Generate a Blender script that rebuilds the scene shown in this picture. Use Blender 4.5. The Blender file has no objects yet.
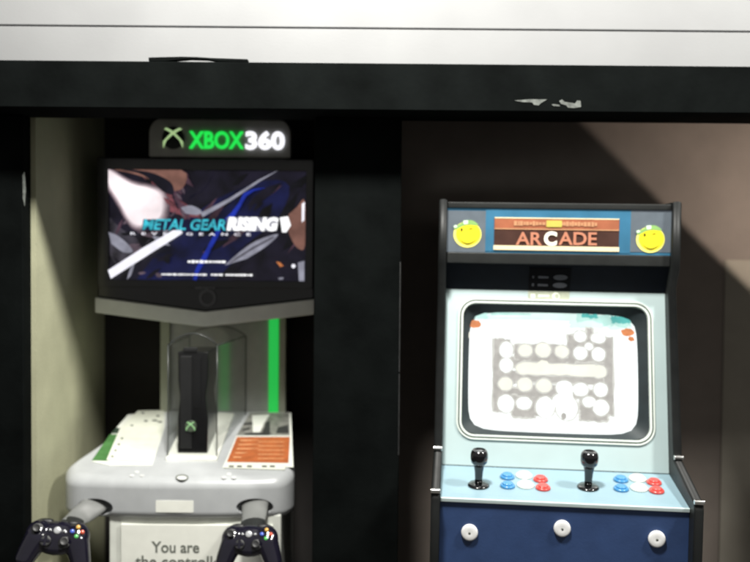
import bpy, bmesh, math, random
from mathutils import Vector, Matrix, Euler
random.seed(4)
R = math.radians
scn = bpy.context.scene
COL = scn.collection

# ------------------------------------------------------------------ camera
F = 850.0                       # focal length in units of a 750-wide frame
CAM = Vector((0, -2.0, 1.5))
cam_d = bpy.data.cameras.new('camera')
cam = bpy.data.objects.new('camera', cam_d); COL.objects.link(cam)
cam_d.sensor_width = 36; cam_d.lens = 36 * F / 750
cam_d.clip_end = 100; cam_d.clip_start = .02
CROT = (Matrix.Rotation(R(90 - 1.75), 3, 'X') @ Matrix.Rotation(R(0.5), 3, 'Z'))
cam.matrix_world = Matrix.Translation(CAM) @ CROT.to_4x4()
scn.camera = cam
cam_d.dof.use_dof = True; cam_d.dof.focus_distance = 1.55; cam_d.dof.aperture_fstop = 2.5

def ray(px, py): return CROT @ Vector(((px - 375) / F, (281 - py) / F, -1))
def W(px, py, Y):               # point of the plane y = Y
    d = ray(px, py); return CAM + d * ((Y - CAM.y) / d.y)
def S(Y): return F / (2 + Y)    # photo pixels per metre at depth Y

# ------------------------------------------------------------------ materials
MATS = {}
def mat(name, col, rough=.5, metal=0, var=.12, vscale=30, bump=0, bscale=200, emit=0, ecol=None, coat=0, spec=.5):
    m = bpy.data.materials.new(name); m.use_nodes = True
    nt = m.node_tree; b = nt.nodes['Principled BSDF']
    b.inputs['Roughness'].default_value = rough
    b.inputs['Metallic'].default_value = metal
    b.inputs['Specular IOR Level'].default_value = spec
    if coat: b.inputs['Coat Weight'].default_value = coat; b.inputs['Coat Roughness'].default_value = .08
    c = (*col, 1); b.inputs['Base Color'].default_value = c
    tc = nt.nodes.new('ShaderNodeTexCoord')
    if var:
        n = nt.nodes.new('ShaderNodeTexNoise'); n.inputs['Scale'].default_value = vscale; n.inputs['Detail'].default_value = 6
        r = nt.nodes.new('ShaderNodeMapRange'); r.inputs['From Min'].default_value = .3; r.inputs['From Max'].default_value = .7
        r.inputs['To Min'].default_value = 1 - var; r.inputs['To Max'].default_value = 1 + var
        mx = nt.nodes.new('ShaderNodeVectorMath'); mx.operation = 'SCALE'; mx.inputs[0].default_value = col
        nt.links.new(tc.outputs['Object'], n.inputs['Vector']); nt.links.new(n.outputs['Fac'], r.inputs['Value'])
        nt.links.new(r.outputs['Result'], mx.inputs['Scale']); nt.links.new(mx.outputs['Vector'], b.inputs['Base Color'])
        r2 = nt.nodes.new('ShaderNodeMapRange'); r2.inputs['To Min'].default_value = max(.03, rough - .1); r2.inputs['To Max'].default_value = min(1, rough + .1)
        n2 = nt.nodes.new('ShaderNodeTexNoise'); n2.inputs['Scale'].default_value = vscale * .4; n2.inputs['Detail'].default_value = 5
        nt.links.new(tc.outputs['Object'], n2.inputs['Vector']); nt.links.new(n2.outputs['Fac'], r2.inputs['Value']); nt.links.new(r2.outputs['Result'], b.inputs['Roughness'])
    if bump:
        n3 = nt.nodes.new('ShaderNodeTexNoise'); n3.inputs['Scale'].default_value = bscale; n3.inputs['Detail'].default_value = 4
        bp = nt.nodes.new('ShaderNodeBump'); bp.inputs['Strength'].default_value = bump; bp.inputs['Distance'].default_value = .002
        nt.links.new(tc.outputs['Object'], n3.inputs['Vector']); nt.links.new(n3.outputs['Fac'], bp.inputs['Height']); nt.links.new(bp.outputs['Normal'], b.inputs['Normal'])
    if emit:
        b.inputs['Emission Color'].default_value = (*(ecol or col), 1); b.inputs['Emission Strength'].default_value = emit
    MATS[name] = m; return m
def screen_mat(name, col, s=1.0, var=.25, vs=40):   # a lit picture element of a display
    m = bpy.data.materials.new(name); m.use_nodes = True
    nt = m.node_tree; b = nt.nodes['Principled BSDF']
    b.inputs['Base Color'].default_value = (.01, .01, .012, 1); b.inputs['Roughness'].default_value = .3
    b.inputs['Emission Color'].default_value = (*col, 1)
    tc = nt.nodes.new('ShaderNodeTexCoord'); n = nt.nodes.new('ShaderNodeTexNoise')
    n.inputs['Scale'].default_value = vs; n.inputs['Detail'].default_value = 5
    r = nt.nodes.new('ShaderNodeMapRange'); r.inputs['From Min'].default_value = .3; r.inputs['From Max'].default_value = .7
    r.inputs['To Min'].default_value = s * (1 - var); r.inputs['To Max'].default_value = s * (1 + var)
    nt.links.new(tc.outputs['Object'], n.inputs['Vector']); nt.links.new(n.outputs['Fac'], r.inputs['Value'])
    nt.links.new(r.outputs['Result'], b.inputs['Emission Strength'])
    MATS[name] = m; return m
def lin(r, g, b): return tuple(((c / 255 + .055) / 1.055) ** 2.4 if c > 10 else c / 255 / 12.92 for c in (r, g, b))

black_paint = mat('black_paint', (.0038, .0047, .0046), .85, var=.35, vscale=9, bump=.25, bscale=90, spec=.03)
white_board = mat('white_board', (.25, .253, .258), .6, var=.06, vscale=5, bump=.08)
cream_wall = mat('cream_wall', (.40, .40, .27), .8, var=.08, vscale=12, bump=.3, bscale=160)
dark_wall = mat('dark_wall', (.014, .012, .011), .8, var=.3, vscale=8, bump=.3)
mauve_wall = mat('mauve_wall', (.235, .198, .172), .85, var=.08, vscale=10, bump=.3)
tan_patch = mat('tan_patch', (.33, .30, .25), .85, var=.08, vscale=10, bump=.3)
floor_m = mat('floor_vinyl', (.06, .055, .05), .5, var=.3, vscale=5)
chip_glint_m = mat('primer_and_glint', (.12, .13, .12), .8, var=.4, vscale=90)
grey_plastic = mat('grey_plastic', (.44, .455, .465), .30, var=.05, vscale=25, bump=.06, bscale=900)
trim_grey = mat('trim_grey', (.74, .76, .70), .5, var=.06, vscale=25)
col_grey = mat('column_grey', (.36, .37, .35), .5, var=.08)
col_edge = mat('column_edge', (.34, .36, .28), .5, var=.08)
sign_grey = mat('sign_grey', (.36, .36, .34), .5, var=.1)
gloss_black = mat('gloss_black', (.006, .006, .007), .22, var=.2, vscale=20, coat=.3)
matte_black = mat('matte_black', (.012, .012, .013), .55, var=.2)
ring_grey = mat('ring_grey', (.10, .10, .11), .35)
sticker_w = mat('sticker_white', (.84, .85, .78), .55, var=.04)
sheet_w = mat('sheet_white', (.74, .76, .66), .5, var=.05)
card_green = mat('card_green', (.06, .17, .05), .5, var=.2)
card_dkgreen = mat('card_dark_green', (.035, .06, .04), .5, var=.2)
card_orange = mat('card_orange', (.42, .115, .035), .5, var=.18, vscale=60)
card_stripe = mat('card_stripe', (.70, .34, .16), .5, var=.2, vscale=80)
card_photo = mat('card_photo', (.20, .20, .18), .5, var=.4, vscale=40)
ink = mat('ink', (.03, .03, .03), .6)
ink_grey = mat('ink_grey', (.14, .15, .13), .6)
emboss = mat('emboss_white', (.62, .63, .62), .4)
green_glow = mat('green_glow', (.02, .3, .05), .4, var=0, emit=.42, ecol=(.03, 1, .14))
sign_green = mat('sign_green', (.02, .5, .06), .4, var=0, emit=.85, ecol=(.02, .95, .10))
sign_white = mat('sign_white', (.8, .8, .8), .4, var=0, emit=1.3, ecol=(.93, .93, 1))
sign_lime = mat('sign_lime', (.6, .8, .4), .4, var=0, emit=.55, ecol=(.62, .9, .42))
logo_chip = mat('logo_chip', (.35, .6, .3), .3, var=0, emit=.35, ecol=(.45, .9, .4))
logo_dark = mat('logo_dark', (.004, .008, .004), .3, var=0)
logo_grey = mat('logo_grey', (.10, .13, .09), .3, var=0)
acrylic_edge = mat('acrylic_edge', (.05, .055, .055), .25, var=.1)
arm_grey = mat('arm_grey', (.17, .175, .17), .45, var=.06)
recess_m = mat('recess_grey', (.20, .205, .20), .5, var=.1)
cab_black = mat('cabinet_black', (.010, .0115, .011), .5, var=.25, vscale=25, bump=.2, bscale=300)
mold_m = mat('edge_molding', (.009, .010, .010), .5, var=.2, spec=.3)
chrome = mat('chrome', (.8, .8, .78), .22, metal=1, var=.05)
bezel_m = mat('bezel_aqua', (.45, .56, .565), .5, var=.04, vscale=12)
deck_m = mat('deck_blue', (.25, .37, .43), .42, var=.05, vscale=14)
lip_m = mat('deck_lip', (.62, .74, .74), .35, var=.05)
navy_m = mat('navy_panel', (.028, .056, .145), .42, var=.15, vscale=14, bump=.1)
spk_m = mat('speaker_navy', (.004, .006, .011), .7, var=.2, spec=.2)
frame_pale = mat('tube_frame_pale', (.70, .76, .70), .4, var=.05)
frame_dark = mat('tube_frame_dark', (.03, .05, .05), .4, var=.1)
tube_mask = mat('tube_mask', (.010, .019, .022), .6, var=.2)
b_blue = mat('button_blue', (.05, .24, .50), .25, var=.05, coat=.5)
b_red = mat('button_red', (.62, .06, .05), .25, var=.05, coat=.5)
b_white = mat('button_white', (.85, .86, .76), .3, var=.03, coat=.3)
lock_w = mat('lock_white', (.85, .85, .85), .4, var=.03)
stick_b = mat('stick_black', (.006, .006, .007), .16, var=.1, coat=.6)
pad_black = mat('pad_black', (.008, .0072, .015), .13, var=.15, vscale=40, coat=.7)  # violet cast of reflected light is mixed into this black
pad_dark = mat('pad_dark', (.012, .012, .013), .45, var=.2)
pad_silver = mat('pad_silver', (.55, .56, .58), .25, var=.05, metal=.4)
bt_g = mat('face_green', (.10, .5, .12), .2, var=0, coat=.6); bt_r = mat('face_red', (.6, .09, .05), .2, var=0, coat=.6)
bt_b = mat('face_blue', (.08, .14, .6), .2, var=0, coat=.6); bt_y = mat('face_yellow', (.75, .42, .10), .2, var=0, coat=.6)
q_blue = mat('marquee_blue', (.035, .13, .22), .3, var=.15, vscale=18, emit=.30, ecol=(.035, .16, .26))
q_side = mat('marquee_grey', (.10, .12, .14), .3, var=.12, vscale=25, emit=.25, ecol=(.13, .15, .18))
q_brown = mat('marquee_brown', (.05, .022, .016), .4, var=.2, emit=.25, ecol=(.06, .022, .015))
q_orange = mat('marquee_orange', (.30, .10, .05), .4, var=.15, emit=.3, ecol=(.32, .10, .05))
q_cream = mat('marquee_cream', (.7, .6, .38), .4, var=.05, emit=.45, ecol=(.8, .66, .38))
q_letter = mat('marquee_letter', (.42, .17, .10), .4, var=.1, emit=.4, ecol=(.50, .21, .14))
q_fine = mat('marquee_fine', (.45, .23, .12), .4, var=.1, emit=.35, ecol=(.5, .25, .13))
q_bright = mat('marquee_bright', (.85, .82, .68), .4, var=.03, emit=.55, ecol=(.9, .85, .62))
q_olive = mat('marquee_olive', (.45, .40, .08), .4, var=.1, emit=.3, ecol=(.5, .42, .08))
q_yellow = mat('marquee_yellow', (.72, .60, .02), .35, var=.04, emit=.55, ecol=(.85, .70, .03))
q_yel2 = mat('marquee_pale_yellow', (.72, .66, .16), .35, var=.04, emit=.5, ecol=(.85, .78, .2))
q_green = mat('marquee_green', (.20, .36, .11), .35, var=.1, emit=.35, ecol=(.25, .45, .14))
q_capw = mat('marquee_cap_white', (.6, .75, .55), .35, var=.05, emit=.4, ecol=(.6, .8, .55))
q_ink = mat('marquee_ink', (.06, .05, .006), .4, var=0)
lab_k = mat('label_black', (.004, .004, .005), .8, var=.2, spec=.1)
lab_w = mat('label_print', (.075, .075, .09), .5, var=.3)
lab_g = mat('label_grey', (.40, .43, .33), .5, var=.15, vscale=60)
lab_l = mat('label_pale', (.72, .78, .66), .5, var=.1)

def glass_mat():
    m = bpy.data.materials.new('clear_acrylic'); m.use_nodes = True; nt = m.node_tree
    for n in list(nt.nodes): nt.nodes.remove(n)
    o = nt.nodes.new('ShaderNodeOutputMaterial'); mx = nt.nodes.new('ShaderNodeMixShader')
    t = nt.nodes.new('ShaderNodeBsdfTransparent'); t.inputs['Color'].default_value = (.965, .97, .968, 1)
    g = nt.nodes.new('ShaderNodeBsdfGlossy'); g.inputs['Roughness'].default_value = .12
    f = nt.nodes.new('ShaderNodeFresnel'); f.inputs['IOR'].default_value = 1.45
    ge = nt.nodes.new('ShaderNodeNewGeometry'); ir = nt.nodes.new('ShaderNodeMapRange'); ir.inputs['To Min'].default_value = 1.45; ir.inputs['To Max'].default_value = 1/1.45
    nt.links.new(ge.outputs['Backfacing'], ir.inputs['Value']); nt.links.new(ir.outputs['Result'], f.inputs['IOR'])
    sc_ = nt.nodes.new('ShaderNodeMath'); sc_.operation = 'MULTIPLY'; sc_.inputs[1].default_value = .6
    nt.links.new(f.outputs[0], sc_.inputs[0]); nt.links.new(sc_.outputs[0], mx.inputs[0]); nt.links.new(t.outputs[0], mx.inputs[1]); nt.links.new(g.outputs[0], mx.inputs[2])
    nt.links.new(mx.outputs[0], o.inputs['Surface']); return m
acrylic = glass_mat()

# ------------------------------------------------------------------ mesh helpers
def box(bm, x0, x1, y0, y1, z0, z1, mi=0):
    v = [bm.verts.new(p) for p in ((x0,y0,z0),(x1,y0,z0),(x1,y1,z0),(x0,y1,z0),(x0,y0,z1),(x1,y0,z1),(x1,y1,z1),(x0,y1,z1))]
    for q in ((0,3,2,1),(4,5,6,7),(0,1,5,4),(1,2,6,5),(2,3,7,6),(3,0,4,7)):
        bm.faces.new([v[i] for i in q]).material_index = mi
def prism(bm, pts, fn, a, b, mi=0):
    """polygon pts (u,v) swept from a to b along the third axis; fn(u,v,w) gives the point"""
    n = len(pts)
    A = [bm.verts.new(fn(u, v, a)) for u, v in pts]; B = [bm.verts.new(fn(u, v, b)) for u, v in pts]
    fs = [bm.faces.new(A[::-1]), bm.faces.new(B)]
    for i in range(n): fs.append(bm.faces.new((A[i], A[(i+1) % n], B[(i+1) % n], B[i])))
    for f in fs: f.material_index = mi
XZ = lambda u, v, w: (u, w, v)          # polygon in x/z, swept along y
YZ = lambda u, v, w: (w, u, v)
XY = lambda u, v, w: (u, v, w)
def ring(bm, outer, inner, fn, a, b, mi=0):
    n = len(outer)
    V = [[bm.verts.new(fn(u, v, w)) for u, v in P] for P, w in ((outer, a), (inner, a), (outer, b), (inner, b))]
    for i in range(n):
        j = (i + 1) % n
        for q in ((V[0][i],V[0][j],V[1][j],V[1][i]), (V[2][i],V[3][i],V[3][j],V[2][j]), (V[0][i],V[2][i],V[2][j],V[0][j]), (V[1][i],V[1][j],V[3][j],V[3][i])):
            bm.faces.new(q).material_index = mi
def rrect(cx, cy, w, h, r, n=6):
    P = []
    for sx, sy, a0 in ((1,1,0),(-1,1,90),(-1,-1,180),(1,-1,270)):
        for k in range(n + 1):
            a = R(a0 + 90 * k / n); P.append((cx + sx*(w/2 - r) + r*math.cos(a), cy + sy*(h/2 - r) + r*math.sin(a)))
    return P
def ell(cx, cy, rx, ry, n=28, a0=0, a1=360):
    m = n if a1 - a0 == 360 else n + 1
    return [(cx + rx*math.cos(R(a0 + (a1-a0)*k/n)), cy + ry*math.sin(R(a0 + (a1-a0)*k/n))) for k in range(m)]
def lathe(bm, prof, seg=28, M=None, mi=0):
    rings = []
    for r, z in prof:
        rings.append([bm.verts.new((r*math.cos(2*math.pi*k/seg), r*math.sin(2*math.pi*k/seg), z)) for k in range(seg)])
    fs = []
    for a, b in zip(rings, rings[1:]):
        for k in range(seg): fs.append(bm.faces.new((a[k], a[(k+1)%seg], b[(k+1)%seg], b[k])))
    fs.append(bm.faces.new(rings[0][::-1])); fs.append(bm.faces.new(rings[-1]))
    for f in fs: f.smooth = True; f.material_index = mi
    if M is not None: bmesh.ops.transform(bm, matrix=M, verts=[v for r in rings for v in r])
def tube(bm, pts, rad, seg=14, flat=1.0, mi=0):
    pts = [Vector(p) for p in pts]; rs = rad if isinstance(rad, (list, tuple)) else [rad]*len(pts)
    rings = []
    for i, p in enumerate(pts):
        t = (pts[min(i+1, len(pts)-1)] - pts[max(i-1, 0)]).normalized()
        s = t.cross(Vector((0, -1, .3))).normalized(); u = s.cross(t)
        rings.append([bm.verts.new(p + s*rs[i]*math.cos(2*math.pi*k/seg) + u*rs[i]*flat*math.sin(2*math.pi*k/seg)) for k in range(seg)])
    for a, b in zip(rings, rings[1:]):
        for k in range(seg): 
            f = bm.faces.new((a[k], a[(k+1)%seg], b[(k+1)%seg], b[k])); f.smooth = True; f.material_index = mi
    for q in (rings[0][::-1], rings[-1]): bm.faces.new(q).material_index = mi
def ellipsoid(bm, c, r, M=None):
    g = bmesh.ops.create_uvsphere(bm, u_segments=24, v_segments=16, radius=1)['verts']
    bmesh.ops.transform(bm, matrix=Matrix.Translation(c) @ Matrix.Diagonal((*r, 1)), verts=g)
    for v in g:
        for f in v.link_faces: f.smooth = True
def spline(pts, n=8):
    P = [Vector(p) for p in pts]; P = [2*P[0]-P[1]] + P + [2*P[-1]-P[-2]]; out = []
    for i in range(1, len(P)-2):
        for k in range(n):
            t = k/n; a, b, c, d = P[i-1:i+3]
            out.append(.5*((2*b) + (c-a)*t + (2*a-5*b+4*c-d)*t*t + (3*b-a-3*c+d)*t**3))
    return out + [P[-2]]
def NB(): return bmesh.new()
def obj(name, bm, m, parent=None, off=None, bevel=0, seg=2, smooth=False):
    """link bm as one mesh object; off = thing origin when bm holds world coordinates"""
    bmesh.ops.recalc_face_normals(bm, faces=bm.faces)
    if off is not None: bmesh.ops.translate(bm, vec=-Vector(off), verts=bm.verts)
    me = bpy.data.meshes.new(name); 
    if smooth:
        for f in bm.faces: f.smooth = True
    bm.to_mesh(me); bm.free()
    for mm in (m if isinstance(m, (list, tuple)) else [m]): me.materials.append(mm)
    o = bpy.data.objects.new(name, me); COL.objects.link(o)
    if parent: o.parent = parent
    if bevel:
        b = o.modifiers.new('bevel', 'BEVEL'); b.width = bevel; b.segments = seg; b.limit_method = 'ANGLE'; b.angle_limit = R(35); b.harden_normals = False
        for p in me.polygons: p.use_smooth = True
        w = o.modifiers.new('wn', 'WEIGHTED_NORMAL'); w.keep_sharp = True
    return o
def bake(o):                     # apply the modifiers of a built object without operators
    dg = bpy.context.evaluated_depsgraph_get(); dg.update()
    me = bpy.data.meshes.new_from_object(o.evaluated_get(dg)); o.modifiers.clear(); o.data = me; me.name = o.name
def tag(o, label, cat, group=None, kind=None):
    o['label'] = label
    if cat: o['category'] = cat
    if group: o['group'] = group
    if kind: o['kind'] = kind
    return o
def thing(name, label, cat, loc, rot=(0,0,0), group=None):
    o = bpy.data.objects.new(name, None); COL.objects.link(o); o.empty_display_size = .05
    o.location = loc; o.rotation_euler = rot; return tag(o, label, cat, group)
def structure(o): o['kind'] = 'structure'; return o
def copy_tree(o, parent=None):
    c = o.copy(); COL.objects.link(c); c.parent = parent
    for ch in list(o.children): copy_tree(ch, c)
    return c
def text_bm(body, fn, cx, cy, w, h, a, b, bold=0.0, shear=0.0, bm=None, mi=0, spacing=1.0):
    cu = bpy.data.curves.new('txt', 'FONT'); cu.body = body; cu.size = 1; cu.extrude = .5; cu.offset = bold; cu.shear = shear; cu.resolution_u = 4
    cu.align_x = 'CENTER'; cu.space_line = .95; cu.space_character = spacing
    t = bpy.data.objects.new('txt', cu); COL.objects.link(t)
    dg = bpy.context.evaluated_depsgraph_get(); dg.update()
    me = bpy.data.meshes.new_from_object(t.evaluated_get(dg))
    bpy.data.objects.remove(t); bpy.data.curves.remove(cu)
    xs = [v.co.x for v in me.vertices]; ys = [v.co.y for v in me.vertices]
    x0, x1, y0, y1 = min(xs), max(xs), min(ys), max(ys)
    for v in me.vertices:
        u = cx + ((v.co.x - x0)/(x1-x0) - .5)*w; q = cy + ((v.co.y - y0)/(y1-y0) - .5)*h
        v.co = Vector(fn(u, q, b if v.co.z > 0 else a))
    for p in me.polygons: p.material_index = mi; p.use_smooth = False
    bm = bm or NB(); bm.from_mesh(me); bpy.data.meshes.remove(me)
    for f in bm.faces: pass
    return bm
def scrawl(bm, fn, x0, x1, y, h, a, b, cell, mi=0, fill=.75):
    """a line of print too small to read: irregular short strokes"""
    x = x0
    while x < x1:
        w = cell * random.uniform(.5, 1.1)
        if random.random() < fill:
            hh = h * random.uniform(.55, 1); w2 = min(w * .8, x1 - x)
            if w2 > cell * .2: prism(bm, [(x, y-hh/2), (x+w2, y-hh/2), (x+w2, y+hh/2), (x, y+hh/2)], fn, a, b, mi)
        x += w

# ================================================================== SETTING
HY = -.10
ZH0, ZH1 = 1.822, W(375, 63.3, HY).z                       # header of the black frame
bm = NB(); box(bm, -6, 6, -6, 6, -.1, 0); f = structure(obj('floor', bm, floor_m)); f['label'] = 'dark floor under the machines'
YB = .57
fr = thing('display_frame', 'black painted wooden frame with header and posts round both alcoves', 'frame', (0, 0, 0))
bm = NB(); box(bm, -1.7, 1.7, HY, .05, ZH0, ZH1); obj('header_board', bm, black_paint, fr, bevel=.002)
xl = -.829
bm = NB(); box(bm, -1.7, xl, .002, .05, 0, ZH0); obj('post', bm, black_paint, fr, bevel=.003)
p0, p1 = W(313.5, 330, 0).x, W(400, 330, 0).x
bm = NB(); box(bm, p0, p1, .002, YB - .002, 0, ZH0); obj('post', bm, black_paint, fr, bevel=.003)
bm = NB(); box(bm, 1.32, 1.7, .002, .05, 0, ZH0); obj('post', bm, black_paint, fr, bevel=.003)
bm = NB()                                     # chipped paint on the header
for poly in ([(514,100.6),(530,99.4),(547,99.6),(541,103.2),(538.5,105.6),(534,105),(532,102.6),(522,102.2)],
             [(551.5,104.5),(554,104.2),(559,105),(560,106.5),(553,106)],
             [(559,101),(562,99.6),(564.5,102),(569,102.6),(575,103.6),(577,100.6),(580.5,101),(581,107),(574,108.2),(568,107.8),(566,105.4),(561,104)]):
    prism(bm, [(W(x,y,HY).x, W(x,y,HY).z) for x, y in poly], XZ, HY - .0012, HY + .001)
obj('chip_or_glint', bm, chip_glint_m, fr)
bm = NB()  # glint on the left post, drawn as a pale patch
for poly in ([(26,175),(28,172),(29,190),(28,206),(26.4,198)],):
    prism(bm, [(W(x-3.6,y,0).x, W(x-3.6,y,0).z) for x, y in poly], XZ, .0005, .003)
obj('chip_or_glint', bm, chip_glint_m, fr)
edge_wear = mat('edge_wear', (.022, .023, .023), .7, var=.5, vscale=60)
bm = NB()
for y0_, y1_ in ((262, 372), (374, 455)):
    a, b = W(400.5, y1_, 0), W(400.5, y0_, 0); box(bm, p1 - .0018, p1 + .0004, .0008, .004, a.z, b.z)
obj('chip_or_glint', bm, edge_wear, fr)

ZS = 2.030
bm = NB(); box(bm, -1.7, 1.7, .006, .04, ZH1 + .0005, ZS - .0024)
tag(obj('fascia_board', bm, white_board, bevel=.0012), 'narrow white board strip directly above the black header', 'board')
bm = NB(); box(bm, -1.7, 1.7, .009, .04, ZS + .0024, 2.6)
tag(obj('fascia_board', bm, white_board, bevel=.0012), 'wide white upper board above the thin dark seam', 'board')
bm = NB(); box(bm, -1.7, 1.7, .0402, .06, ZH1 + .0005, 2.6)
tag(obj('backing_board', bm, dark_wall), 'dark backing board seen in the seam between the white boards', 'board')

# bowed strip lying on the ledge of the header
bm = NB()
def tp(px, dy): return (W(px, 61, HY).x, ZH1 + dy)
up = [(148.5,.0085),(165,.0098),(182,.0110),(197,.0104),(212,.0086),(230,.0076),(247.5,.0066)]
lo = [(247.5,.0012),(232,.0012),(218,.0026),(206,.0062),(190,.0070),(176,.0042),(165,.0014),(148.5,.0010)]
prism(bm, [tp(*p) for p in up + lo], XZ, HY + .001, HY + .02)
bmesh.ops.triangulate(bm, faces=[f for f in bm.faces if len(f.verts) > 4])
tag(obj('black_strip', bm, black_paint), 'short bowed black strip lying on the header ledge below the white board', 'strip')

bm = NB(); box(bm, xl - .05, -.8175, .0502, YB - .001, 0, 1.99)
tag(obj('side_wall', bm, cream_wall), 'cream side wall of the left alcove with a slanting shadow edge', 'wall')
bm = NB(); box(bm, -.95, p0, YB, YB + .05, 0, 2.0)
tag(obj('back_wall', bm, dark_wall), 'nearly black back wall of the left alcove behind the kiosk', 'wall')
bw = thing('back_wall', 'brownish back wall of the right alcove behind the arcade cabinet', 'wall', (.7, YB, 0))
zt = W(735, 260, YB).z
bm = NB(); box(bm, W(724, 280, YB).x, 1.8, YB - .0075, YB - .0042, .02, zt); obj('pale_patch', bm, tan_patch, bw, off=bw.location, bevel=.002)  # thin tan sheet added for a brighter area at the wall's right end
bm = NB(); box(bm, p0 + .002, 1.8, YB - .004, YB + .05, .001, 2.0); obj('wall_face', bm, mauve_wall, bw, off=bw.location)
bm = NB(); box(bm, -.95, 1.8, .0605, YB + .05, 2.0005, 2.04); c_ = structure(obj('ceiling', bm, dark_wall)); c_['label'] = 'dark ceiling inside the alcoves'

# ================================================================== KIOSK
K = Vector((-.466, .40, 0))
kiosk = thing('game_kiosk', 'grey game demo kiosk with lit screen, sign and sloping controller shelf', 'kiosk', K)
def kobj(name, bm, m, parent=None, **kw): return obj(name, bm, m, parent or kiosk, off=K, **kw)
YT = .31; s = S(YT)
XC = W(205, 230, YT).x
# --- header sign
c = W(219.5, 138, YT)
bm = NB()
zc = c.z; wS, hS = 142/s, 38/s
prism(bm, [(c.x + wS/2, zc - hS/2), (c.x + wS/2, zc + hS*.1)] + [(c.x + wS/2 - .03 + .03*math.cos(R(a)), zc + hS/2 - .042 + .042*math.sin(R(a))) for a in range(10, 91, 16)]
      + [(c.x - wS/2 + .03 + .03*math.cos(R(a)), zc + hS/2 - .042 + .042*math.sin(R(a))) for a in range(90, 171, 16)] + [(c.x - wS/2, zc + hS*.1), (c.x - wS/2, zc - hS/2)], XZ, YT + .005, YT + .05)
sign = kobj('header_sign', bm, sign_grey, bevel=.004)
q = W(173, 138, YT); r = 11/s
bm = NB(); prism(bm, ell(q.x, q.z, r, r), XZ, YT + .001, YT + .0058); kobj('emblem', bm, logo_dark, sign)
bm = NB()                                      # the crossing swooshes of the emblem
def cross(bm, cx, cz, r, w0, y0, y1, mi=0):
    for sx in (1, -1):
        P = [(-.92, -.95), (-.62, -.25), (-.05, .28), (.45, .62), (.85, .82), (.62, .95), (.15, .72), (-.35, .30), (-.95, -.35)]
        prism(bm, [(cx + sx*r*u, cz + r*v) for u, v in P], XZ, y0 + (0.0003 if sx < 0 else 0), y1, mi)
cross(bm, q.x, q.z + .0005, r*.95, 0, YT - .001, YT + .002)
bmesh.ops.triangulate(bm, faces=[f for f in bm.faces if len(f.verts) > 4]); kobj('emblem_cross', bm, sign_lime, sign)
q = W(216.3, 140, YT); kobj('lettering', text_bm('XBOX', XZ, q.x, q.z, 54.5/s, 17.5/s, YT + .006, YT - .001, bold=.02), sign_green, sign)
q = W(265, 140.4, YT); kobj('lettering', text_bm('360', XZ, q.x, q.z, 39/s, 18.5/s, YT + .006, YT - .001, bold=.035), sign_white, sign)

# --- monitor housing with V chin
wT = 218/s; xa, xb = XC - wT/2, XC + wT/2
zT = W(205, 157.5, YT).z; zA = W(205, 298, YT).z; zV = W(205, 311.5, YT).z
scr = W(207, 225.5, YT); sw, sh = 197/s, 110/s
bm = NB()
prism(bm, [(xa, zA), (XC, zV), (xb, zA), (xb, zT), (xa, zT)], XZ, YT + .012, YT + .10)
mon = kobj('monitor_housing', bm, gloss_black, bevel=.004)
bm = NB(); ring(bm, rrect((xa+xb)/2, (zT + zA)/2 + .012, wT - .006, zT - zA - .03, .006), rrect(scr.x, scr.z, sw, sh, .002), XZ, YT + .002, YT + .0125)
kobj('bezel', bm, gloss_black, mon, bevel=.002)
q = W(207, 298, YT); 
bm = NB(); ring(bm, ell(q.x, q.z, 8.6/s, 8.6/s), ell(q.x, q.z, 6.2/s, 6.2/s), XZ, YT + .006, YT + .0125); kobj('power_ring', bm, ring_grey, mon)
bm = NB(); prism(bm, ell(q.x, q.z, 6.1/s, 6.1/s), XZ, YT + .009, YT + .0125); kobj('power_button', bm, gloss_black, mon)
q = W(205, 288, YT); bm = NB(); scrawl(bm, XZ, q.x - 10/s, q.x + 10/s, q.z, 2.6/s, YT + .0012, YT + .0025, 3/s, fill=.95); kobj('maker_mark', bm, ring_grey, mon)
bm = NB(); dz = 15.5/s
prism(bm, [(xa - .002, zA - dz), (XC, zV - dz), (xb + .002, zA - dz), (xb + .002, zA - .0008), (XC, zV - .0008), (xa - .002, zA - .0008)], XZ, YT - .004, YT + .12)
kobj('chin_trim', bm, trim_grey, bevel=.003)

# --- the lit picture: one mesh, thin layers
SM = [screen_mat('scr_night', (.006, .005, .012), 1, .8, 18), screen_mat('scr_pale', (.95, .84, .86), 1.15, .18, 14), screen_mat('scr_blade', (.93, .92, 1), 1.1, .12, 20),
      screen_mat('scr_steel', (.36, .36, .44), .8, .3, 25), screen_mat('scr_blue', (.012, .035, .42), .8, .5, 22), screen_mat('scr_cyan', (.05, .50, .62), .9, .5, 60),
      screen_mat('scr_white', (1, 1, 1), 1.25, .1, 30), screen_mat('scr_brown', (.23, .11, .085), .8, .5, 20), screen_mat('scr_rust', (.75, .25, .08), .8, .2, 30),
      screen_mat('scr_smoke', (.05, .045, .06), .9, .8, 26), screen_mat('scr_navy', (.005, .007, .045), .8, .8, 15), screen_mat('scr_rose', (.22, .07, .085), .8, .6, 25), screen_mat('scr_s1', (.10, .07, .09), 1, .5, 30), screen_mat('scr_s2', (.24, .18, .20), 1, .4, 30), screen_mat('scr_s3', (.45, .36, .39), 1, .3, 30), screen_mat('scr_s4', (.70, .60, .63), 1, .2, 30), screen_mat('scr_plum', (.06, .03, .045), 1, .7, 30), screen_mat('scr_black', (.002, .002, .004), 1, .8, 30)]
bm = NB()
sx0, sz1 = scr.x - sw/2, scr.z + sh/2
def U(x, y): return (sx0 + (x - 28)/669*sw, sz1 - (y - 38)/374*sh)
lay = [0]
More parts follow.
